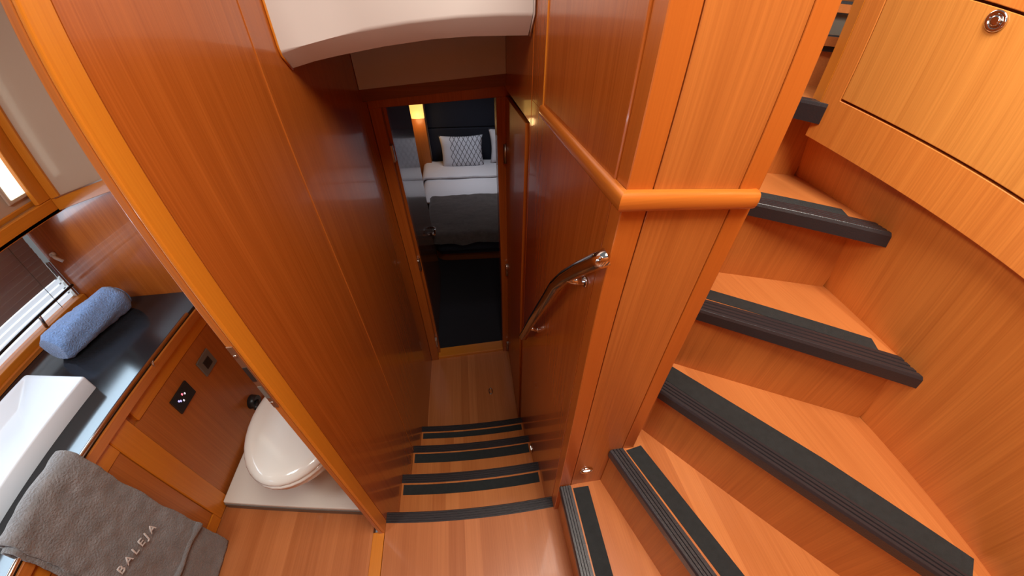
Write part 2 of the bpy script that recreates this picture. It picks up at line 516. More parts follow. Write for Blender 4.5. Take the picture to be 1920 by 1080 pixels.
def poly_riser(line, z0, z1, t=0.012):
    q = [Vector((*p, 0)) for p in line]
    off = []
    for k in range(len(q)):
        d = (q[min(k + 1, len(q) - 1)] - q[max(k - 1, 0)]).normalized()
        off.append(q[k] + Vector((-d.y, d.x, 0)) * t)
    return slab([(p.x, p.y) for p in q] + [(p.x, p.y) for p in off[::-1]], z0, z1)


def wall_x(y, z):
    """inner face of the stairwell lining: nearly straight near the landing, turning with the stairs, leaning a little"""
    return (1.0114 + 0.124 * (y - 0.35) if y > 0.35 else 1.0114 + 0.02 * (y - 0.35)) - 0.17 * (z - 0.96)


def wall_end(p, q, z):
    """continue the line p->q to just inside the lining at height z"""
    (x0, y0), (x1, y1) = p, q
    t = 0.0
    while x0 + (x1 - x0) * t < wall_x(y0 + (y1 - y0) * t, z) + 0.012:
        t += 0.005
    return (x0 + (x1 - x0) * t, y0 + (y1 - y0) * t)


YM = -0.945
RL = [  # riser lines, from the pillar outwards
    [(0.262, 0.459), (0.285, YM)],
    [(0.403, 0.459), (0.800, -0.80), (0.84, YM)],
    [(0.477, 0.560), (0.533, 0.511), wall_end((0.533, 0.511), (0.835, 0.097), 0.6)],
    [(0.477, 0.712), (0.616, 0.598), wall_end((0.616, 0.598), (1.06, 0.327), 0.84)],
    [(0.477, 0.975), (0.771, 0.745), wall_end((0.771, 0.745), (1.042, 0.633), 1.08)],
    [(0.80, 1.12), (0.890, 0.985), (0.956, 0.925), wall_end((0.956, 0.925), (1.022, 0.903), 1.31)],
]
# step: height, nosing line, nosing width, grip strip outline
steps = [
    (0.24, ((0.2455, 0.458), (0.242, YM)), 0.043, [(0.294, 0.447), (0.352, 0.447), (0.330, -0.80), (0.288, -0.80)]),
    (0.48, ((0.392, 0.457), (0.810, -0.86)), 0.047, [(0.447, 0.452), (0.502, 0.461), (0.884, -0.70), (0.825, -0.70)]),
    (0.72, ((0.478, 0.567), wall_end((0.527, 0.5), (0.91, -0.026), 0.72)), 0.050, [(0.535, 0.578), (0.580, 0.618), (0.844, 0.256), (1.030, -0.030), (0.975, -0.070), (0.820, 0.150)]),
    (0.96, ((0.478, 0.687), wall_end((0.617, 0.585), (0.991, 0.31), 0.97)), 0.060, [(0.528, 0.735), (0.556, 0.775), (0.694, 0.665), (0.994, 0.428), (0.975, 0.390)]),
    (1.20, ((0.478, 0.954), wall_end((0.768, 0.722), (0.95, 0.576), 1.21)), 0.052, [(0.530, 0.982), (0.560, 1.025), (0.831, 0.791), (0.977, 0.672), (0.957, 0.630)]),
    (1.421, ((0.824, 1.060), (0.932, 0.8155)), 0.046, [(0.90, 1.03), (0.92, 1.05), (0.955, 0.95), (0.940, 0.93)]),
]
for k, (z, nl, nw, tp) in enumerate(steps):
    a, b_ = Vector((*nl[0], 0)), Vector((*nl[1], 0))
    d = (b_ - a).normalized(); nrm = Vector((-d.y, d.x, 0)) * 0.014
    fa, fb = (a + nrm), (b_ + nrm)
    if k < 5:
        back = RL[k + 1]
        off = [(x + 0.006, y + 0.006) for x, y in back]
        poly = [(fa.x, fa.y), (fb.x, fb.y)] + ([(back[-1][0] + 0.006, YM)] if k == 0 else [(1.02, YM), (off[-1][0], -0.6)] if k == 1 else []) + off[::-1]
        if k == 1: poly += [(0.477, 0.459)]
    else:
        poly = [(fa.x, fa.y), (fb.x, fb.y), (0.97, 0.85), (0.99, 0.92), (1.25, 0.95), (1.20, 1.30), (0.80, 1.30)]
    link('tread', slab(poly, z - 0.028, z), M['tread'], su)
    link('riser', poly_riser(RL[k], (steps[k - 1][0] if k else 0.0) - 0.01, z - 0.028), M['cherry'], su)
    link('nosing', straight_nosing(*nl, z, nw, 0.045 if k == 5 else 0.034), M['rubber'], su)
    link('grip_strip', slab(tp, z + 0.0003, z + 0.0022), M['tape'], su)
# the last steps glimpsed past the pillar
link('riser', riser((0.80, 1.30), (1.30, 1.00), 1.421, 1.525), M['tread'], su)
link('tread', slab([(0.80, 1.27), (1.30, 0.97), (1.60, 1.40), (0.95, 1.80)], 1.535, 1.560), M['tread'], su)
link('nosing', straight_nosing((0.96, 1.19), (1.30, 0.975), 1.560, 0.05, 0.040), M['rubber'], su)
link('riser', riser((1.00, 1.42), (1.60, 1.12), 1.56, 1.625), M['grey_plastic'], su)
link('nosing', straight_nosing((1.08, 1.36), (1.60, 1.09), 1.655, 0.05, 0.034), M['rubber'], su)
link('tread', slab([(1.00, 1.40), (1.60, 1.09), (1.9, 1.6), (1.2, 2.0)], 1.625, 1.650), M['tread'], su)
tag(link('wall_stairs_far', B(0.90, 2.2, 2.05, 2.10, 0.8, TOP), M['cherry']), 'pale wood seen in the slot above the highest steps', 'wall', 'structure')

# ------------------------------------------------------------------ right hand wall of the stairwell: leaning lining and proud cabinet front
bm = bmesh.new()
ys_ = [1.05, 0.80, 0.55, 0.35, 0.0, -0.50, -0.95]
zt_ = lambda y: 1.375 + 0.11 * (y - 0.80)
rings = []
for y in ys_:
    rings.append([(wall_x(y, 0), y, 0), (wall_x(y, zt_(y)), y, zt_(y)), (wall_x(y, zt_(y)) + 0.03, y, zt_(y)), (wall_x(y, 0) + 0.03, y, 0)])
add_loft(bm, rings, smooth=False)
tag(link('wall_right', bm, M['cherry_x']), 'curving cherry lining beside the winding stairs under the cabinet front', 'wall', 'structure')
XP = 0.935
cf = thing('locker_front', (XP, 0.2, 1.25), 'proud orange wood locker front with a chrome push lock above the stairs', 'cabinet')
lo = lambda y: 1.3405 + (y - 0.8405) * 0.110            # sloping bottom edge
s1 = lambda y: 1.4414 + (y - 0.794) * 0.125            # lower seam
t1 = lambda y: 1.665 + (y - 0.605) * 0.115            # upper seam


def yz_slab(p, x=XP, t=0.028, w=0.0012):
    return P([(x, y, z) for y, z in p], (t, 0, 0), w)


YE, YB = 0.8425, -0.60
link('surround', yz_slab([(YE, lo(YE)), (YE, TOP), (0.7915, TOP), (0.7915, s1(0.7915) - 0.002), (YB, s1(YB) - 0.002), (YB, lo(YB))]), M['cherry_x'], cf)
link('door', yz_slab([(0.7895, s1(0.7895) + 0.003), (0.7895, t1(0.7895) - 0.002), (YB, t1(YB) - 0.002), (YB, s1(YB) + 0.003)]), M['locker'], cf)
link('top_rail', yz_slab([(0.7895, t1(0.7895) + 0.003), (0.7895, TOP), (YB, TOP), (YB, t1(YB) + 0.003)]), M['cherry_x'], cf)
link('backing', yz_slab([(YE - 0.01, lo(YE) + 0.01), (YE - 0.01, TOP), (YB, TOP), (YB, lo(YB) + 0.01)], XP + 0.022, 0.03, 0), M['header'], cf)
link('end_lipping', P([(XP, 0.8430, 1.424), (XP + 0.0215, 0.892, 1.424), (XP + 0.05, 0.888, 1.424), (XP + 0.03, 0.8430, 1.424)], (0, 0, TOP - 1.424), 0.001), M['lipping'], cf, label='bright yellow orange rounded end strip')
lk = (XP, 0.554, 1.637)
rings = []
for x, r in ((-0.0005, 0.019), (-0.004, 0.019), (-0.006, 0.016), (-0.004, 0.012), (-0.003, 0.011)):
    rings.append([(lk[0] + x, lk[1] + r * math.cos(2 * math.pi * i / 28), lk[2] + r * math.sin(2 * math.pi * i / 28)) for i in range(28)])
kn = link('push_lock', add_loft(bmesh.new(), rings), M['chrome'], cf)
rings = [[(lk[0] + x, lk[1] + r * math.cos(2 * math.pi * i / 20), lk[2] + r * math.sin(2 * math.pi * i / 20)) for i in range(20)] for x, r in ((-0.0035, 0.010), (-0.007, 0.009), (-0.008, 0.006))]
link('button', add_loft(bmesh.new(), rings), M['chrome'], kn)

# ------------------------------------------------------------------ white soffit box over the corridor
sf = thing('ceiling_soffit', (-0.1, 1.2, 1.5), 'white vinyl ceiling box with arched lower edge over the corridor', 'ceiling box', 'structure')
fr = [(-0.436, 1.113, 1.519), (-0.372, 1.122, 1.532), (-0.304, 1.130, 1.545), (-0.220, 1.140, 1.560), (-0.109, 1.154, 1.573), (0.027, 1.171, 1.584), (0.140, 1.186, 1.588), (0.236, 1.198, 1.588)]
lw = [(-0.436, 1.158, 1.478), (-0.372, 1.167, 1.492), (-0.310, 1.174, 1.502), (-0.188, 1.189, 1.519), (-0.050, 1.207, 1.533), (0.060, 1.220, 1.538), (0.140, 1.231, 1.538), (0.232, 1.243, 1.538)]
bm = bmesh.new()
top = [bm.verts.new((x, y, TOP)) for x, y, z in fr]
a = [bm.verts.new(p) for p in fr]; c = [bm.verts.new(p) for p in lw]
bk = [bm.verts.new((x, y + 0.45, z)) for x, y, z in lw]
for rowa, rowb in ((top, a), (a, c), (c, bk)):
    for i in range(len(a) - 1):
        f = bm.faces.new((rowa[i], rowa[i + 1], rowb[i + 1], rowb[i]))
bmesh.ops.bevel(bm, geom=[e for e in bm.edges if all(v in a for v in e.verts)], offset=0.006, segments=3, affect='EDGES', profile=0.5)
for f in bm.faces: f.smooth = True
bmesh.ops.recalc_face_normals(bm, faces=bm.faces[:])
o = link('box', bm, M['white_vinyl'], sf)
md = o.modifiers.new('edge', 'EDGE_SPLIT'); md.split_angle = math.radians(35)
link('piping', add_tube(bmesh.new(), [(-0.434, 1.1115, TOP), (-0.434, 1.1115, 1.53), (-0.434, 1.116, 1.512), (-0.434, 1.158, 1.476)], 0.003, 8), M['lipping'], sf, label='thin yellow edge bead along the corridor wall')
link('piping', add_tube(bmesh.new(), [(0.240, 1.198, TOP), (0.240, 1.198, 1.59), (0.238, 1.244, 1.537)], 0.003, 8), M['white_vinyl'], sf)
tag(link('ceiling', B(-0.46, 0.30, 1.25, 2.06, 1.72, 1.76), M['white_vinyl']), 'white lower corridor ceiling hidden behind the soffit box', 'ceiling', 'structure')
o = link('trim_3', P([(XL + 0.002, 1.85, 1.312), (XR - 0.001, 1.85, 1.364), (XR - 0.001, 1.85, 1.74), (XL + 0.002, 1.85, 1.74)], (0, 0.02, 0)), M['panel_white'])
tag(o, 'dim white panel above the cabin doorway under the soffit', 'panel', 'structure')
o = link('trim_4', P([(XL, 1.872, 1.258), (XR, 1.872, 1.312), (XR, 1.872, 1.42), (XL, 1.872, 1.38)], (0, 0.06, 0)), M['header'])
tag(o, 'dark wood header board between white panel and door frame', 'panel', 'structure')

# ------------------------------------------------------------------ cabin door frame and open leaf
df = thing('trim_5', (-0.09, 2.0, -0.8), 'cherry door frame of the sleeping cabin at the corridor end', 'door frame', 'structure')
link('jamb', B(XL, -0.377, 1.955, 2.06, -0.80, 1.28, w=0.002), M['cherry_gloss'], df)
link('jamb', B(0.205, 0.300, 1.955, 2.06, -0.80, 1.32, w=0.002), M['cherry_gloss'], df)
link('door_stop', B(-0.380, -0.362, 2.01, 2.06, -0.77, 1.24, w=0.002), M['cherry_gloss'], df)
link('head', P([(XL, 1.953, 1.212), (0.30, 1.953, 1.254), (0.30, 1.953, 1.40), (XL, 1.953, 1.40)], (0, 0.107, 0), 0.002), M['cherry_gloss'], df)
link('sill', B(-0.377, 0.205, 1.960, 2.06, -0.80, -0.770, w=0.002), M['lipping_x'], df)
for z in (0.985, 0.229, -0.604):
    link('keep_plate', B(-0.3785, -0.366, 1.972, 2.008, z - 0.045, z + 0.045, w=0.002), M['steel'], df)
dl = thing('door_1', (0.262, 1.94, -0.77), 'open cherry door leaf of the sleeping cabin folded against the corridor wall', 'door', 'structure')
link('leaf', P([(0.253, 1.952, -0.76), (0.241, 1.300, -0.76), (0.241, 1.300, 1.282), (0.253, 1.952, 1.255)], (0.018, 0, 0), 0.001), M['cherry'], dl)
link('edge_lipping', P([(0.2405, 1.2985, -0.76), (0.2585, 1.2985, -0.76), (0.2585, 1.2985, 1.284), (0.2405, 1.2985, 1.284)], (0, -0.004, 0), 0.001), M['red_lipping'], dl)
for z in (0.98, 0.17, -0.70):
    link('hinge', add_tube(bmesh.new(), [(0.246, 1.925, z - 0.05), (0.246, 1.925, z + 0.05)], 0.011, 10), M['steel'], dl)

# ------------------------------------------------------------------ handrail
hr = thing('handrail', (0.19, 0.6, 0.5), 'polished steel handrail with bent upper end on the pillar wall beside the steps', 'handrail')
bm = add_tube(bmesh.new(), [(0.229, 0.399, 1.32), (0.222, 0.447, 1.271), (0.214, 0.5, 1.217), (0.208, 0.558, 1.154), (0.203, 0.606, 1.091), (0.2, 0.652, 1.01), (0.2, 0.812, 0.764), (0.2, 1.004, 0.457), (0.205, 1.016, 0.439), (0.214, 1.02, 0.433)], 0.0165, 24)
cutr = bmesh.ops.bisect_plane(bm, geom=bm.verts[:] + bm.edges[:] + bm.faces[:], plane_co=(0.2245, 0.4324, 1.2883), plane_no=(0.90, -0.09, 0.43), clear_outer=True)
bmesh.ops.holes_fill(bm, edges=[e for e in bm.edges if e.is_boundary])
link('tube', bm, M['chrome'], hr)
link('bracket', add_tube(bmesh.new(), [(0.205, 0.545, 1.155), (XR - 0.004, 0.535, 1.150)], 0.0095, 16), M['chrome'], hr)
link('bracket', add_tube(bmesh.new(), [(0.200, 0.915, 0.610), (XR - 0.004, 0.900, 0.603)], 0.0085, 16), M['chrome'], hr)
for y, z, r in ((0.535, 1.150, 0.0125), (0.900, 0.603, 0.0115)):
    link('wall_plate', add_tube(bmesh.new(), [(XR - 0.005, y, z), (XR - 0.0005, y, z)], r, 18), M['chrome'], hr)

# ------------------------------------------------------------------ step lights
def step_light(label, loc, nrm):
    o = thing('step_light', loc, label, 'step light')
    n = Vector(nrm); u = Vector((0, 0, 1)).cross(n).normalized(); L0 = Vector(loc)
    rg = []
    for d, ru, rv in ((0.0005, 0.024, 0.019), (0.004, 0.0235, 0.0185), (0.0065, 0.020, 0.015), (0.004, 0.017, 0.012), (0.002, 0.0165, 0.0115)):
        rg.append([L0 + n * d + u * ru * math.cos(2 * math.pi * i / 24) + Vector((0, 0, 1)) * rv * math.sin(2 * math.pi * i / 24) for i in range(24)])
    link('bezel', add_loft(bmesh.new(), rg), M['chrome'], o)
    c0 = L0 + n * 0.0045 + Vector((0, 0, 0.004))
    rg = [[c0 + n * d + u * 0.013 * s * math.cos(2 * math.pi * i / 16) + Vector((0, 0, 1)) * 0.0045 * s * math.sin(2 * math.pi * i / 16) for i in range(16)] for d, s in ((0, 1.0), (0.002, 0.9))]
    link('lens', add_loft(bmesh.new(), rg), M['led'], o)
    return o


step_light('oval chrome step light low on the front of the pillar', (0.332, 0.4605, 0.352), (0, -1, 0))
step_light('small chrome step light on the corridor wall beside the lower steps', (XR, 0.868, -0.335), (-1, 0, 0))

# ------------------------------------------------------------------ bathroom shell
BX, BY = -1.62, 1.25
tag(link('wall_bathroom_end', B(BX, -0.464, BY, BY + 0.03, 0.0, 1.96), M['cherry_gloss']), 'glossy cherry end wall of the bathroom behind counter and toilet', 'wall', 'structure')
tag(link('wall_bathroom_back', B(BX, -0.464, -0.63, -0.60, 0.0, 1.96), M['cherry']), 'cherry back wall of the bathroom outside the picture', 'wall', 'structure')
tag(link('ceiling_bathroom', B(BX, -0.46, -0.63, BY + 0.03, 1.96, 1.99), M['white_vinyl']), 'white bathroom ceiling outside the picture', 'ceiling', 'structure')
hull = thing('wall_hull', (BX, 0.4, 0.0), 'wood lined hull side of the bathroom below and above the window', 'wall', 'structure')
link('lower_lining', B(BX - 0.03, BX, -0.6, BY, 0.0, 0.735), M['cherry'], hull)
link('upper_lining', B(BX - 0.03, BX, -0.6, BY, 1.10, 1.96), M['cherry'], hull)
link('sill', B(BX, -1.596, -0.6, BY, 0.676, 0.738, w=0.002), M['lipping_y'], hull)
link('sill_upstand', B(BX, -1.590, -0.6, BY, 0.700 - 0.03, 0.672, w=0.001), M['cherry_y'], hull)
# hull window with slatted blind; lower slats emit in place of daylight
wn_ = thing('window_1', (BX - 0.01, 0.4, 0.735), 'long hull window behind a slatted blind with lower slats glowing in place of daylight', 'window', 'structure')
link('glass', B(BX - 0.035, BX - 0.03, -0.55, 1.24, 0.735, 1.10), emit('hull_window_daylight_glass', (0.75, 0.88, 1.0), 0.8), wn_)
link('side_track', B(BX - 0.012, BX + 0.006, 1.236, 1.244, 0.738, 0.905, w=0.001), M['steel'], wn_)
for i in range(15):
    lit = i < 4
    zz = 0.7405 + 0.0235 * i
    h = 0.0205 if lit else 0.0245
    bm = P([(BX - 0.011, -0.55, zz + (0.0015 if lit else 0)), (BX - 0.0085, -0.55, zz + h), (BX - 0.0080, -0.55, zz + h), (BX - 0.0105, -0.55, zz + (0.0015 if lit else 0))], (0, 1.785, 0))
    link('slat', bm, M['slat_glow'] if lit else M['blind'], wn_)
for y in (1.165, 0.62, 0.1):
    link('ladder_cord', add_tube(bmesh.new(), [(BX - 0.004, y, 0.74), (BX - 0.004, y, 1.09)], 0.0012, 6), M['grey_plastic'], wn_)
# rod in front of the window
rod = thing('curtain_rod', (-1.585, 0.8, 0.79), 'thin dark metal rod in front of the bathroom window slats', 'rod')
link('bar', add_tube(bmesh.new(), [(-1.583, -0.5, 0.780), (-1.583, 1.228, 0.800)], 0.005, 10), M['black_plastic'], rod)
for y in (1.05, 0.2):
    link('bracket', add_tube(bmesh.new(), [(-1.583, y, 0.797), (-1.596, y, 0.742)], 0.006, 10), M['steel'], rod)
hk = thing('wall_hook', (-1.52, BY, 0.96), 'small white plastic hook on the bathroom end wall beside the blind', 'hook')
link('body', add_tube(bmesh.new(), [(-1.575, BY - 0.012, 0.935), (-1.56, BY - 0.020, 0.925), (-1.548, BY - 0.014, 0.905)], 0.006, 10), M['white_plastic'], hk)
link('base', add_tube(bmesh.new(), [(-1.575, BY - 0.001, 0.935), (-1.575, BY - 0.014, 0.935)], 0.009, 12), M['white_plastic'], hk)

# ------------------------------------------------------------------ vanity
va = thing('vanity_cabinet', (-1.3, 0.4, 0.0), 'cherry vanity cabinet under the black bathroom counter', 'cabinet')
link('carcass', B(BX, -1.135, -0.6, BY, 0.0, 0.655), M['cherry'], va)
link('side_panel', B(-1.134, -1.124, 0.690, BY - 0.001, 0.0, 0.585, w=0.001), M['cherry'], va)
link('side_rail', B(-1.138, -1.118, 0.712, BY - 0.001, 0.589, 0.652, w=0.003), M['lipping_y'], va)
link('end_stile', B(-1.136, -1.112, 0.605, 0.688, 0.012, 0.652, w=0.003), M['lipping'], va)
dpan = link('door', B(-1.132, -1.117, 0.020, 0.603, 0.070, 0.588, w=0.001), M['cherry'], va)
link('top_rail', B(-1.136, -1.112, -0.6, 0.604, 0.590, 0.652, w=0.003), M['lipping_y'], va)
link('bottom_rail', B(-1.136, -1.112, -0.6, 0.604, 0.010, 0.068, w=0.002), M['lipping_y'], va)
link('door', B(-1.132, -1.117, -0.58, 0.016, 0.070, 0.588, w=0.001), M['cherry'], va)
link('seam_bead', B(-1.1118, -1.1105, 0.50, 0.603, 0.066, 0.070), M['lipping_y'], va, label='thin bright edge line at the door foot')
ct = thing('countertop', (-1.35, 0.4, 0.66), 'glossy black bathroom countertop', 'countertop')
link('slab', B(BX, -1.104, -0.6, BY - 0.001, 0.657, 0.700, w=0.002), M['black_gloss'], ct)
link('front_edge', B(-1.104, -1.096, -0.6, BY - 0.002, 0.655, 0.690, w=0.002), M['cherry_y'], ct, label='varnished wood front edge')
bk_ = link('backsplash_strip', B(-1.590, -1.578, -0.6, BY - 0.001, 0.7005, 0.716, w=0.001), M['cherry_y'], ct)
rl_ = thing('towel_rail', (-1.08, 0.6, 0.72), 'slim polished towel rail along the front of the black counter', 'towel rail')
link('bar', add_tube(bmesh.new(), [(-1.080, -0.5, 0.722), (-1.080, 1.075, 0.722)], 0.0065, 12), M['chrome'], rl_)
for y in (0.86, 0.20, -0.4):
    link('bracket', add_tube(bmesh.new(), [(-1.080, y, 0.722), (-1.094, y, 0.700), (-1.100, y, 0.680)], 0.004, 10), M['chrome'], rl_)

# basin: rectangular bowl with sloped inside
bs = thing('wash_basin', (-1.35, 0.5, 0.70), 'rectangular white wash basin standing on the black counter', 'basin')
o4 = [(-1.226, 0.776), (-1.226, 0.10), (-1.50, 0.10), (-1.462, 0.804)]
i4 = [(-1.238, 0.764), (-1.238, 0.112), (-1.488, 0.112), (-1.450, 0.790)]
d4 = [(-1.262, 0.56), (-1.262, 0.15), (-1.45, 0.15), (-1.438, 0.70)]
bm = bmesh.new()
V = lambda q, z: [bm.verts.new((x, y, z)) for x, y in q]
ro, rt, ri, rd = V([(x * 0.3 + x * 0.7, y) for x, y in o4], 0.7005), V(o4, 0.757), V(i4, 0.756), V(d4, 0.712)
for A_, C_ in ((ro, rt), (rt, ri), (ri, rd)):
    for k in range(4):
        bm.faces.new((A_[k], A_[(k + 1) % 4], C_[(k + 1) % 4], C_[k]))
bm.faces.new(rd)
bmesh.ops.recalc_face_normals(bm, faces=bm.faces[:])
bmesh.ops.bevel(bm, geom=[e for e in bm.edges if not e.is_boundary], offset=0.006, segments=3, affect='EDGES', profile=0.5)
for f in bm.faces: f.smooth = True
o = link('bowl', bm, M['basin'], bs)
md = o.modifiers.new('edge', 'EDGE_SPLIT'); md.split_angle = math.radians(50)
link('overflow_ring', add_tube(bmesh.new(), [(-1.252, 0.47 + 0.03 * math.cos(a * math.pi / 8), 0.735 + 0.007 * math.sin(a * math.pi / 8)) for a in range(17)], 0.003, 8, False), M['chrome'], bs)

# rolled blue towel
c0, c1 = Vector((-1.437, 0.905, 0.757)), Vector((-1.385, 1.185, 0.757))
ax = (c1 - c0).normalized(); sd_ = Vector((0, 0, 1)).cross(ax).normalized()
tb = thing('rolled_towel', (-1.41, 1.045, 0.7), 'blue terry towel rolled up on the black counter by the window', 'towel')
rings = []
for i in range(19):
    t = i / 18
    e = min(t, 1 - t)
    sc_ = 1.0 if e > 0.10 else 0.80 + 0.20 * math.sqrt(max(0, 1 - (1 - e / 0.10) ** 2))
    ring = []
    for k in range(40):
        a = 2 * math.pi * k / 40
        r = (0.058 + 0.0025 * math.sin(5 * a + t * 7) + 0.0022 * random.uniform(-1, 1)) * sc_
        if 0.2 < a < 0.34: r *= 1.05
        ring.append(c0 + ax * (0.28 * t) + sd_ * r * math.cos(a) + Vector((0, 0, 1)) * (max(-0.0555, r * math.sin(a))))
    rings.append(ring)
link('roll', add_loft(bmesh.new(), rings), M['blue_terry'], tb)
spir = []
for k in range(60):
    a = k * 0.30; r = 0.008 + 0.036 * k / 60
    spir.append(c1 + ax * 0.001 + sd_ * r * math.cos(a) + Vector((0, 0, 1)) * r * math.sin(a))
link('spiral_edge', add_tube(bmesh.new(), spir, 0.0028, 6), M['blue_terry'], tb)

# grey towel with lettering, folded over the rail


def cloth(yz_fn, nu, nv, thick):
    """closed sheet of cloth: fn(u,v)->Vector gives one face, the other lies thick along the normal"""
    t = bmesh.new()
    Pq = [[yz_fn(i / nu, j / nv) for i in range(nu + 1)] for j in range(nv + 1)]

    def nrm(j, i):
        du = Pq[j][min(i + 1, nu)] - Pq[j][max(i - 1, 0)]
        dv = Pq[min(j + 1, nv)][i] - Pq[max(j - 1, 0)][i]
        n = du.cross(dv)
        return n.normalized() if n.length > 1e-9 else Vector((0, 0, 1))
    G = [[t.verts.new(Pq[j][i]) for i in range(nu + 1)] for j in range(nv + 1)]
    H = [[t.verts.new(Pq[j][i] + nrm(j, i) * thick) for i in range(nu + 1)] for j in range(nv + 1)]
    for j in range(nv):
        for i in range(nu):
            t.faces.new((G[j][i], G[j][i + 1], G[j + 1][i + 1], G[j + 1][i]))
            t.faces.new((H[j][i], H[j + 1][i], H[j + 1][i + 1], H[j][i + 1]))
    for j in range(nv):
        for i in (0, nu):
            t.faces.new((G[j][i], G[j + 1][i], H[j + 1][i], H[j][i]))
    for i in range(nu):
        for j in (0, nv):
            t.faces.new((G[j][i], G[j][i + 1], H[j][i + 1], H[j][i]))
    bmesh.ops.recalc_face_normals(t, faces=t.faces[:])
    for f in t.faces: f.smooth = True
    return t


import mathutils.noise as mn


def drape(y0, y1, zt, zb_, off, rag):
    def fn(u, v):
        y = y0 + (y1 - y0) * u
        # v<0.12: back side, 0.12-0.24 over the rail, then down the front
        if v < 0.10:
            x = -1.112; z = 0.700 + (zt - 0.012 - 0.700) * v / 0.10
        elif v < 0.22:
            a = math.pi * (1 - (v - 0.10) / 0.12)
            x = -1.090 + (0.022 + off) * math.cos(a); z = zt - 0.012 + (0.012 + off) * math.sin(a)
        else:
            w = (v - 0.22) / 0.78
            x = -1.068 + off + 0.022 * w ** 1.5; z = zt - 0.012 - (zt - 0.012 - zb_) * w
        nz = mn.noise(Vector((y * 9, z * 7, off * 50)))
        n2 = mn.noise(Vector((y * 34, z * 34, 3 + off * 50)))
        x += 0.011 * nz * (v > 0.2) + 0.0045 * n2
        y += 0.006 * mn.noise(Vector((z * 11, u * 3, 1.3))) + 0.015 * v * (u - 0.5) * rag
        z += 0.006 * mn.noise(Vector((y * 12, 2.2, v)))
        return Vector((x, y, z))
    return fn


gt = thing('hand_towel', (-1.07, 0.4, 0.0), 'grey terry towel with pale lettering hanging over the counter rail', 'towel')
link('outer_fold', cloth(drape(0.278, 0.510, 0.764, 0.225, 0.010, 0.4), 44, 80, 0.012), M['grey_terry'], gt)
link('inner_fold', cloth(drape(0.268, 0.512, 0.752, 0.005, 0.0, 1.2), 36, 80, 0.008), M['grey_terry'], gt)
# rolled hem of the outer fold
hem = []
for i in range(25):
    y = 0.285 + 0.225 * i / 24
    hem.append((-1.040 + 0.004 * mn.noise(Vector((y * 15, 0, 0))), y, 0.232 + 0.010 * mn.noise(Vector((y * 12, 4, 0)))))
link('hem_roll', add_tube(bmesh.new(), hem, [0.010 + 0.008 * max(0, (i - 14) / 10) for i in range(25)], 12), M['grey_terry'], gt)
fc = bpy.data.curves.new('lettering', 'FONT')
fc.body = 'BALEJA'; fc.size = 0.034; fc.space_character = 1.45; fc.extrude = 0.0015; fc.align_x = 'CENTER'
fc.materials.append(M['thread'])
fo = bpy.data.objects.new('lettering', fc)
COL.objects.link(fo)
fo.parent = gt
ydir = Vector((0.04, 0.955, -0.28)).normalized(); ndir = Vector((1, 0, 0.06)).normalized()
udir = ndir.cross(ydir).normalized()
mw = Matrix((ydir, udir, ndir)).transposed().to_4x4()
mw.translation = Vector((-1.030, 0.372, 0.436)) - gt.location
fo.matrix_local = mw
dg = bpy.context.evaluated_depsgraph_get()
me = bpy.data.meshes.new_from_object(fo.evaluated_get(dg))
bpy.data.objects.remove(fo)
fo = bpy.data.objects.new('lettering', me)
COL.objects.link(fo); fo.parent = gt; fo.matrix_local = mw
fo['label'] = 'pale stitched lettering'


# socket and switch panel on the vanity side
so = thing('wall_socket', (-1.124, 1.04, 0.44), 'square socket plate with grey frame on the vanity side panel', 'socket')
link('frame', P([(-1.1235, 1.000, 0.439), (-1.1235, 1.083, 0.440), (-1.1235, 1.083, 0.524), (-1.1235, 1.000, 0.520)], (0.007, 0, 0), 0.002), M['grey_plastic'], so)
link('insert', B(-1.117, -1.115, 1.022, 1.062, 0.460, 0.500, w=0.0008), M['black_plastic'], so)
sw = thing('switch_panel', (-1.124, 0.87, 0.45), 'dark control panel with lit red and blue buttons on the vanity side', 'control panel')
link('plate', B(-1.1235, -1.117, 0.822, 0.921, 0.450, 0.524, w=0.001), M['black_plastic'], sw)
for y, z, mm in ((0.873, 0.502, 'led_red'), (0.883, 0.494, 'led_white'), (0.852, 0.490, 'led_blue'), (0.862, 0.480, 'led_white'), (0.846, 0.497, 'led_blue')):
    link('button', B(-1.1172, -1.1158, y - 0.0028, y + 0.0028, z - 0.004, z + 0.004, w=0.0004), M[mm], sw)

# wall cabinet over the counter
wk = thing('wall_cabinet', (-1.5, 0.6, 1.1), 'orange framed bathroom wall cabinet above the window', 'cabinet')
FX = -1.412
link('bottom_board', B(BX, FX, -0.55, BY - 0.002, 1.100, 1.112), M['cherry_y'], wk)
link('front_rail', B(FX - 0.018, FX, -0.55, BY - 0.004, 1.100, 1.150, w=0.002), M['lipping_y'], wk)
link('corner_stile', B(FX - 0.018, FX, BY - 0.062, BY - 0.004, 1.151, 1.955, w=0.002), M['lipping'], wk)
link('inner_rail', B(-1.450, -1.440, -0.55, BY - 0.005, 1.130, 1.166, w=0.002), M['lipping_y'], wk)
link('back_panel', B(-1.460, -1.446, -0.55, BY - 0.005, 1.113, 1.955), M['acrylic'], wk)
link('rail_highlight', B(FX - 0.020, FX - 0.016, -0.55, BY - 0.062, 1.150, 1.1535), M['steel'], wk, label='thin bright strip in place of the rail highlight')  # steel strip painted in as the highlight along the rail top
lf = thing('strip_light', (-1.4455, 1.17, 1.185), 'glowing white strip lamp inside the bathroom wall cabinet', 'lamp')
link('housing', B(-1.4455, -1.437, 1.125, 1.215, 1.185, 1.80, w=0.003, seg=2), M['acrylic'], lf)
link('lens', B(-1.439, -1.432, 1.138, 1.203, 1.198, 1.780, w=0.002), M['tube_light'], lf)
gp = thing('framed_wall_panel', (-1.0, BY, 1.1), 'tall glossy tan panel in an orange frame on the bathroom end wall', 'wall panel')
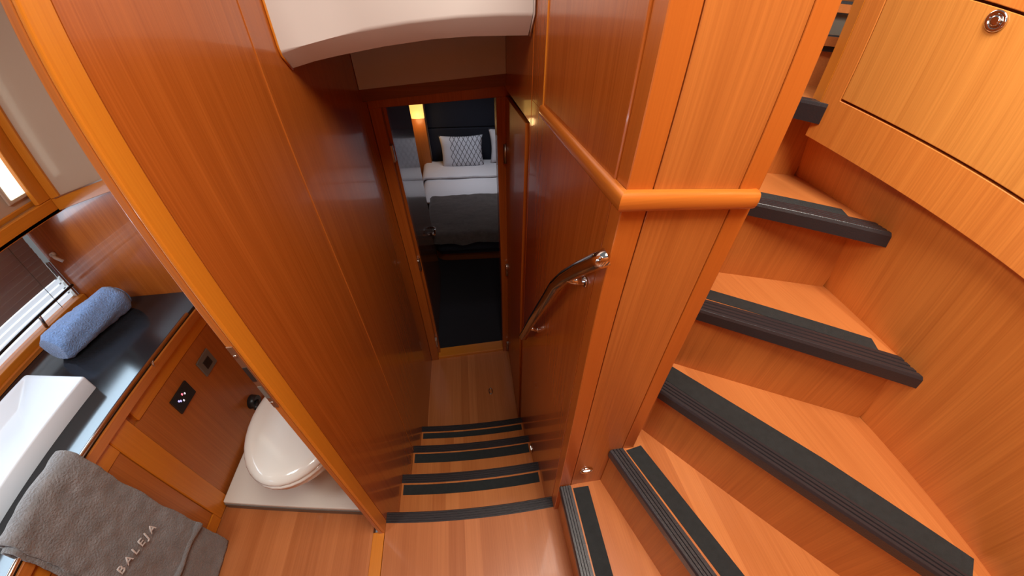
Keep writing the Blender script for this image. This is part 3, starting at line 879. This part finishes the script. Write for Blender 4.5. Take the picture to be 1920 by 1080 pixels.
link('pane', P([(-1.390, BY - 0.006, 1.150), (-0.48, BY - 0.006, 1.348), (-0.48, BY - 0.006, 1.955), (-1.390, BY - 0.006, 1.955)], (0, 0.004, 0)), M['acrylic'], gp)
link('bottom_rail', P([(-1.410, BY - 0.014, 1.106), (-0.48, BY - 0.014, 1.303), (-0.48, BY - 0.014, 1.345), (-1.410, BY - 0.014, 1.148)], (0, 0.012, 0), 0.001), M['lipping_x'], gp)
link('stile', B(-1.410, -1.375, BY - 0.014, BY - 0.002, 1.151, 1.955, w=0.001), M['lipping'], gp)
link('rail_glint', P([(-1.395, BY - 0.016, 1.1495), (-0.48, BY - 0.016, 1.3465), (-0.48, BY - 0.016, 1.3505), (-1.395, BY - 0.016, 1.1535)], (0, 0.003, 0)), M['steel'], gp)  # steel strip stands in for the highlight on the bottom rail

# ------------------------------------------------------------------ toilet
pf = thing('toilet_plinth', (-0.8, 0.9, 0.0), 'cream moulded plinth under the toilet with grey front edge', 'plinth')
link('top', P([(-1.109, 0.654, 0.020), (-0.476, 0.548, 0.020), (-0.476, BY - 0.002, 0.020), (-1.109, BY - 0.002, 0.020)], (0, 0, 0.030), 0.006, 2), M['white_plastic'], pf)
link('front_edge', P([(-1.109, 0.650, 0.0), (-0.476, 0.544, 0.0), (-0.476, 0.575, 0.0), (-1.109, 0.681, 0.0)], (0, 0, 0.036), 0.003, 2), M['grey_plastic'], pf)
to = thing('toilet', (-0.68, 0.8, 0.05), 'white toilet with closed domed lid behind the doorway edge', 'toilet')


def egg(cx, cy, w, lf_, lb, z, n=40):
    """outline: half width w, front length lf_ towards -y, back length lb towards +y"""
    r = []
    for k in range(n):
        a = 2 * math.pi * k / n
        c_, s_ = math.cos(a), math.sin(a)
        r.append((cx + w * c_, cy + (lb if s_ > 0 else lf_) * s_ * (1 if s_ < 0 else 1), z))
    return r


cx, cy = -0.690, 0.800
link('bowl', add_loft(bmesh.new(), [egg(cx + 0.03, cy + 0.10, 0.118, 0.16, 0.20, 0.050), egg(cx + 0.03, cy + 0.10, 0.110, 0.155, 0.20, 0.12), egg(cx + 0.02, cy + 0.07, 0.120, 0.19, 0.22, 0.20), egg(cx, cy + 0.02, 0.160, 0.245, 0.23, 0.30), egg(cx, cy, 0.176, 0.255, 0.24, 0.350), egg(cx, cy, 0.180, 0.258, 0.24, 0.372)]), M['white_gloss'], to)
link('seat', add_loft(bmesh.new(), [egg(cx, cy, 0.182, 0.260, 0.24, 0.374), egg(cx, cy, 0.188, 0.266, 0.24, 0.380), egg(cx, cy, 0.188, 0.266, 0.24, 0.388), egg(cx, cy, 0.182, 0.260, 0.24, 0.394)]), M['white_gloss'], to)
lid = [egg(cx, cy, 0.184, 0.262, 0.24, 0.3945)]
for t in range(1, 10):
    a = t / 9 * math.pi / 2
    s = 0.60 + 0.40 * math.cos(a) ** 0.9
    lid.append(egg(cx, cy, 0.188 * (0.80 + 0.20 * math.cos(a)) , 0.266 * (0.82 + 0.18 * math.cos(a)), 0.24 * (0.85 + 0.15 * math.cos(a)), 0.400 + 0.030 * math.sin(a)))
lid += [egg(cx, cy, 0.10, 0.15, 0.15, 0.4335), egg(cx, cy, 0.03, 0.04, 0.04, 0.4345)]
link('lid', add_loft(bmesh.new(), lid), M['white_gloss'], to)
for dxx in (-0.115, 0.075):
    link('hinge', B(cx + dxx, cx + dxx + 0.05, cy + 0.225, cy + 0.285, 0.372, 0.412, w=0.008, seg=2), M['white_gloss'], to)
pm = thing('black_fitting', (-1.09, 1.08, 0.09), 'small black fitting on the vanity side beside the toilet lid', 'fitting')
link('body', add_tube(bmesh.new(), [(-1.124, 1.085, 0.125), (-1.095, 1.085, 0.125)], [0.035, 0.028], 16), M['black_plastic'], pm)
link('lever', add_tube(bmesh.new(), [(-1.098, 1.085, 0.125), (-1.080, 1.06, 0.135), (-1.075, 1.03, 0.140)], 0.010, 10), M['black_plastic'], pm)

# ------------------------------------------------------------------ sleeping cabin
tag(link('wall_cabin_back', B(-1.0, 1.35, 5.50, 5.53, -0.83, 1.42), M['navy']), 'dark navy end wall of the sleeping cabin', 'wall', 'structure')
tag(link('wall_cabin_right', B(1.30, 1.33, 2.06, 5.5, -0.83, 1.42), M['cherry']), 'cherry right wall of the sleeping cabin', 'wall', 'structure')
tag(link('wall_cabin_left', B(-1.0, -0.97, 2.06, 5.5, -0.83, 1.42), M['cherry']), 'cherry left wall of the sleeping cabin', 'wall', 'structure')
tag(link('ceiling_cabin', B(-1.0, 1.33, 2.06, 5.53, 1.42, 1.45), M['header']), 'dark ceiling of the sleeping cabin', 'ceiling', 'structure')
tag(link('wall_cabin_front', B(-1.0, XL - 0.03, 2.03, 2.06, -0.83, 1.42), M['cherry']), 'cabin side of the left bulkhead beside the cabin door', 'wall', 'structure')
wd = thing('wardrobe', (-0.6, 2.65, -0.8), 'tall glossy dark wood wardrobe just inside the cabin doorway', 'wardrobe')
link('carcass', B(-0.90, -0.402, 2.075, 3.20, -0.80, 1.38), M['header'], wd)
link('door', B(-0.402, -0.388, 2.085, 3.195, -0.77, 1.36, w=0.002), wood('glossy_wardrobe_veneer', (0.11, 0.032, 0.012), (0.16, 0.048, 0.016), 'z', 1.0, 0.22, 0.35), wd)
hd = link('handle', add_tube(bmesh.new(), [(-0.386, 3.02, -0.045), (-0.345, 3.02, -0.045), (-0.338, 2.99, -0.045), (-0.338, 2.88, -0.045)], 0.010, 10), M['chrome'], wd)
link('lock_rose', add_tube(bmesh.new(), [(-0.387, 3.02, -0.12), (-0.350, 3.02, -0.12)], 0.016, 12), M['chrome'], wd)
# bed
bd = thing('bed_base', (0.2, 4.3, -0.8), 'low dark bed base with a wood foot panel on the cabin carpet', 'bed')
link('plinth', P([(-0.310, 3.53, -0.80), (1.20, 3.48, -0.80), (1.20, 5.45, -0.80), (-0.46, 5.45, -0.80), (-0.46, 3.70, -0.80), (-0.43, 3.60, -0.80), (-0.38, 3.55, -0.80)], (0, 0, 0.17), 0.012, 2), M['header'], bd)
link('shadow_gap_board', P([(-0.36, 3.42, -0.63), (1.20, 3.38, -0.63), (1.20, 5.45, -0.63), (-0.48, 5.45, -0.63), (-0.48, 3.60, -0.63)], (0, 0, 0.11), 0.01), M['navy'], bd)
ms = tag(link('mattress', P([(-0.38, 3.28, -0.52), (1.20, 3.28, -0.52), (1.20, 5.44, -0.52), (-0.49, 5.44, -0.52), (-0.49, 3.80, -0.52)], (0, 0, 0.225), 0.05, 4), M['navy']), 'dark navy mattress on the bed base', 'mattress')


def blanket(y0, y1, z, drop_front, xl, thick, amp, xr=1.2, drop_side=0.20, seed=0.0):
    R_ = 0.05                                # rounding radius over the mattress edge

    def bend(d):                             # distance past the edge -> (outward, downward)
        if d <= 0: return 0.0, 0.0
        a = d / R_
        if a < math.pi / 2: return R_ * math.sin(a), R_ * (1 - math.cos(a))
        return R_, R_ + (d - R_ * math.pi / 2)

    def fn(u, v):
        sx = drop_side + (xr - xl)
        us = u * sx - drop_side              # <0: hanging over the left side
        d = v * ((y1 - y0) + drop_front) - (y1 - y0)
        ox, dzx = bend(-us); oy, dzy = bend(d)
        x = xl + max(us, 0) - ox
        y = (y0 - oy) if d > 0 else y0 - d
        zz_ = z - max(dzx, dzy)
        nv_ = mn.noise(Vector((x * 4, y * 4, seed))) + 0.5 * mn.noise(Vector((x * 13, y * 13, seed + 3)))
        return Vector((x + amp * 0.5 * mn.noise(Vector((y * 8, zz_ * 8, seed))), y + amp * 0.5 * mn.noise(Vector((x * 8, zz_ * 8, seed))), zz_ + amp * nv_ - (0.02 * mn.noise(Vector((x * 6, seed, 2))) if d > drop_front * 0.7 else 0)))
    return cloth(fn, 60, 60, -thick)


tag(link('duvet', blanket(4.02, 5.36, -0.255, 0.0, -0.50, 0.02, 0.007, seed=1.0), M['bedding']), 'white duvet spread over the middle of the bed', 'duvet')
tag(link('folded_sheet', blanket(4.72, 5.36, -0.222, 0.0, -0.52, 0.025, 0.006, seed=5.0), M['bedding']), 'white sheet folded back over the duvet below the pillows', 'sheet')
tag(link('fur_throw', blanket(3.22, 4.14, -0.232, 0.125, -0.40, 0.02, 0.012, seed=9.0), M['fur']), 'grey fur throw draped over the foot of the bed', 'throw')


def pillow(name, cxp, cyp, czp, w, h, t, tilt, mat, label, group=None, rz=0.0):
    bm = bmesh.new()
    n = 22
    rows = {}
    for side in (1, -1):
        G = []
        for j in range(n + 1):
            r = []
            for i in range(n + 1):
                u, v = 2 * i / n - 1, 2 * j / n - 1
                f = (max(0, 1 - u ** 4) * max(0, 1 - v ** 4)) ** 0.55
                pinch = 1 - 0.09 * (1 - abs(u) ** 2) * abs(v) ** 6
                pinch2 = 1 - 0.09 * (1 - abs(v) ** 2) * abs(u) ** 6
                r.append(bm.verts.new((u * w / 2 * pinch2, side * -t / 2 * f + 0.006 * mn.noise(Vector((u * 3, v * 3, side))), v * h / 2 * pinch)))
            G.append(r)
        for j in range(n):
            for i in range(n):
                f = bm.faces.new((G[j][i], G[j][i + 1], G[j + 1][i + 1], G[j + 1][i])); f.smooth = True
    bmesh.ops.remove_doubles(bm, verts=bm.verts[:], dist=0.012)
    bmesh.ops.recalc_face_normals(bm, faces=bm.faces[:])
    me = bpy.data.meshes.new(name); bm.to_mesh(me); bm.free()
    me.materials.append(mat)
    o = bpy.data.objects.new(name, me); COL.objects.link(o)
    o.location = (cxp, cyp, czp); o.rotation_euler = (tilt, 0, rz)
    return tag(o, label, 'pillow', None, group)


pillow('pillow', 0.015, 5.20, -0.02, 0.64, 0.44, 0.16, math.radians(-14), M['trellis'], 'white pillow with dark diamond trellis print against the headboard', 'pillows at the head of the bed')
pillow('pillow', 0.76, 5.25, 0.03, 0.66, 0.46, 0.16, math.radians(-14), M['bedding'], 'plain white pillow half hidden by the door frame', 'pillows at the head of the bed')
hb = thing('headboard', (0.2, 5.46, -0.8), 'dark navy upholstered headboard behind the pillows', 'headboard')
link('lower_pad', B(-0.452, 1.25, 5.445, 5.495, -0.5, 0.238, w=0.015, seg=2), M['navy'], hb)
link('upper_pad', B(-0.452, 1.25, 5.455, 5.495, 0.246, 1.30, w=0.012, seg=2), M['navy'], hb)
link('edge_strip', B(-0.462, -0.453, 5.445, 5.495, -0.5, 0.70, w=0.002), M['steel'], hb)
pc = tag(link('bedside_column', B(-0.66, -0.463, 5.30, 5.497, -0.80, 1.25, w=0.004), M['cherry']), 'reddish wood column beside the headboard carrying the lamp', 'column')
lp = thing('bedside_lamp', (-0.55, 5.30, 0.42), 'glowing yellow lamp shade on the wood column beside the bed', 'lamp')
rg = []
for z, r in ((0.422, 0.090), (0.600, 0.092)):
    rg.append([(-0.553 + r * math.cos(math.pi + math.pi * i / 16), 5.298 + 0.6 * r * math.sin(math.pi + math.pi * i / 16), z) for i in range(17)])
link('shade', add_loft(bmesh.new(), rg), M['shade'], lp)
link('back_plate', B(-0.640, -0.466, 5.2965, 5.2995, 0.41, 0.61, w=0.001), M['white_plastic'], lp)
ld = bpy.data.lights.new('bedside_bulb', 'POINT'); ld.energy = 1.2; ld.color = (1.0, 0.62, 0.25); ld.shadow_soft_size = 0.05
lo_ = bpy.data.objects.new('bedside_bulb', ld); COL.objects.link(lo_); lo_.location = (-0.553, 5.15, 0.36)
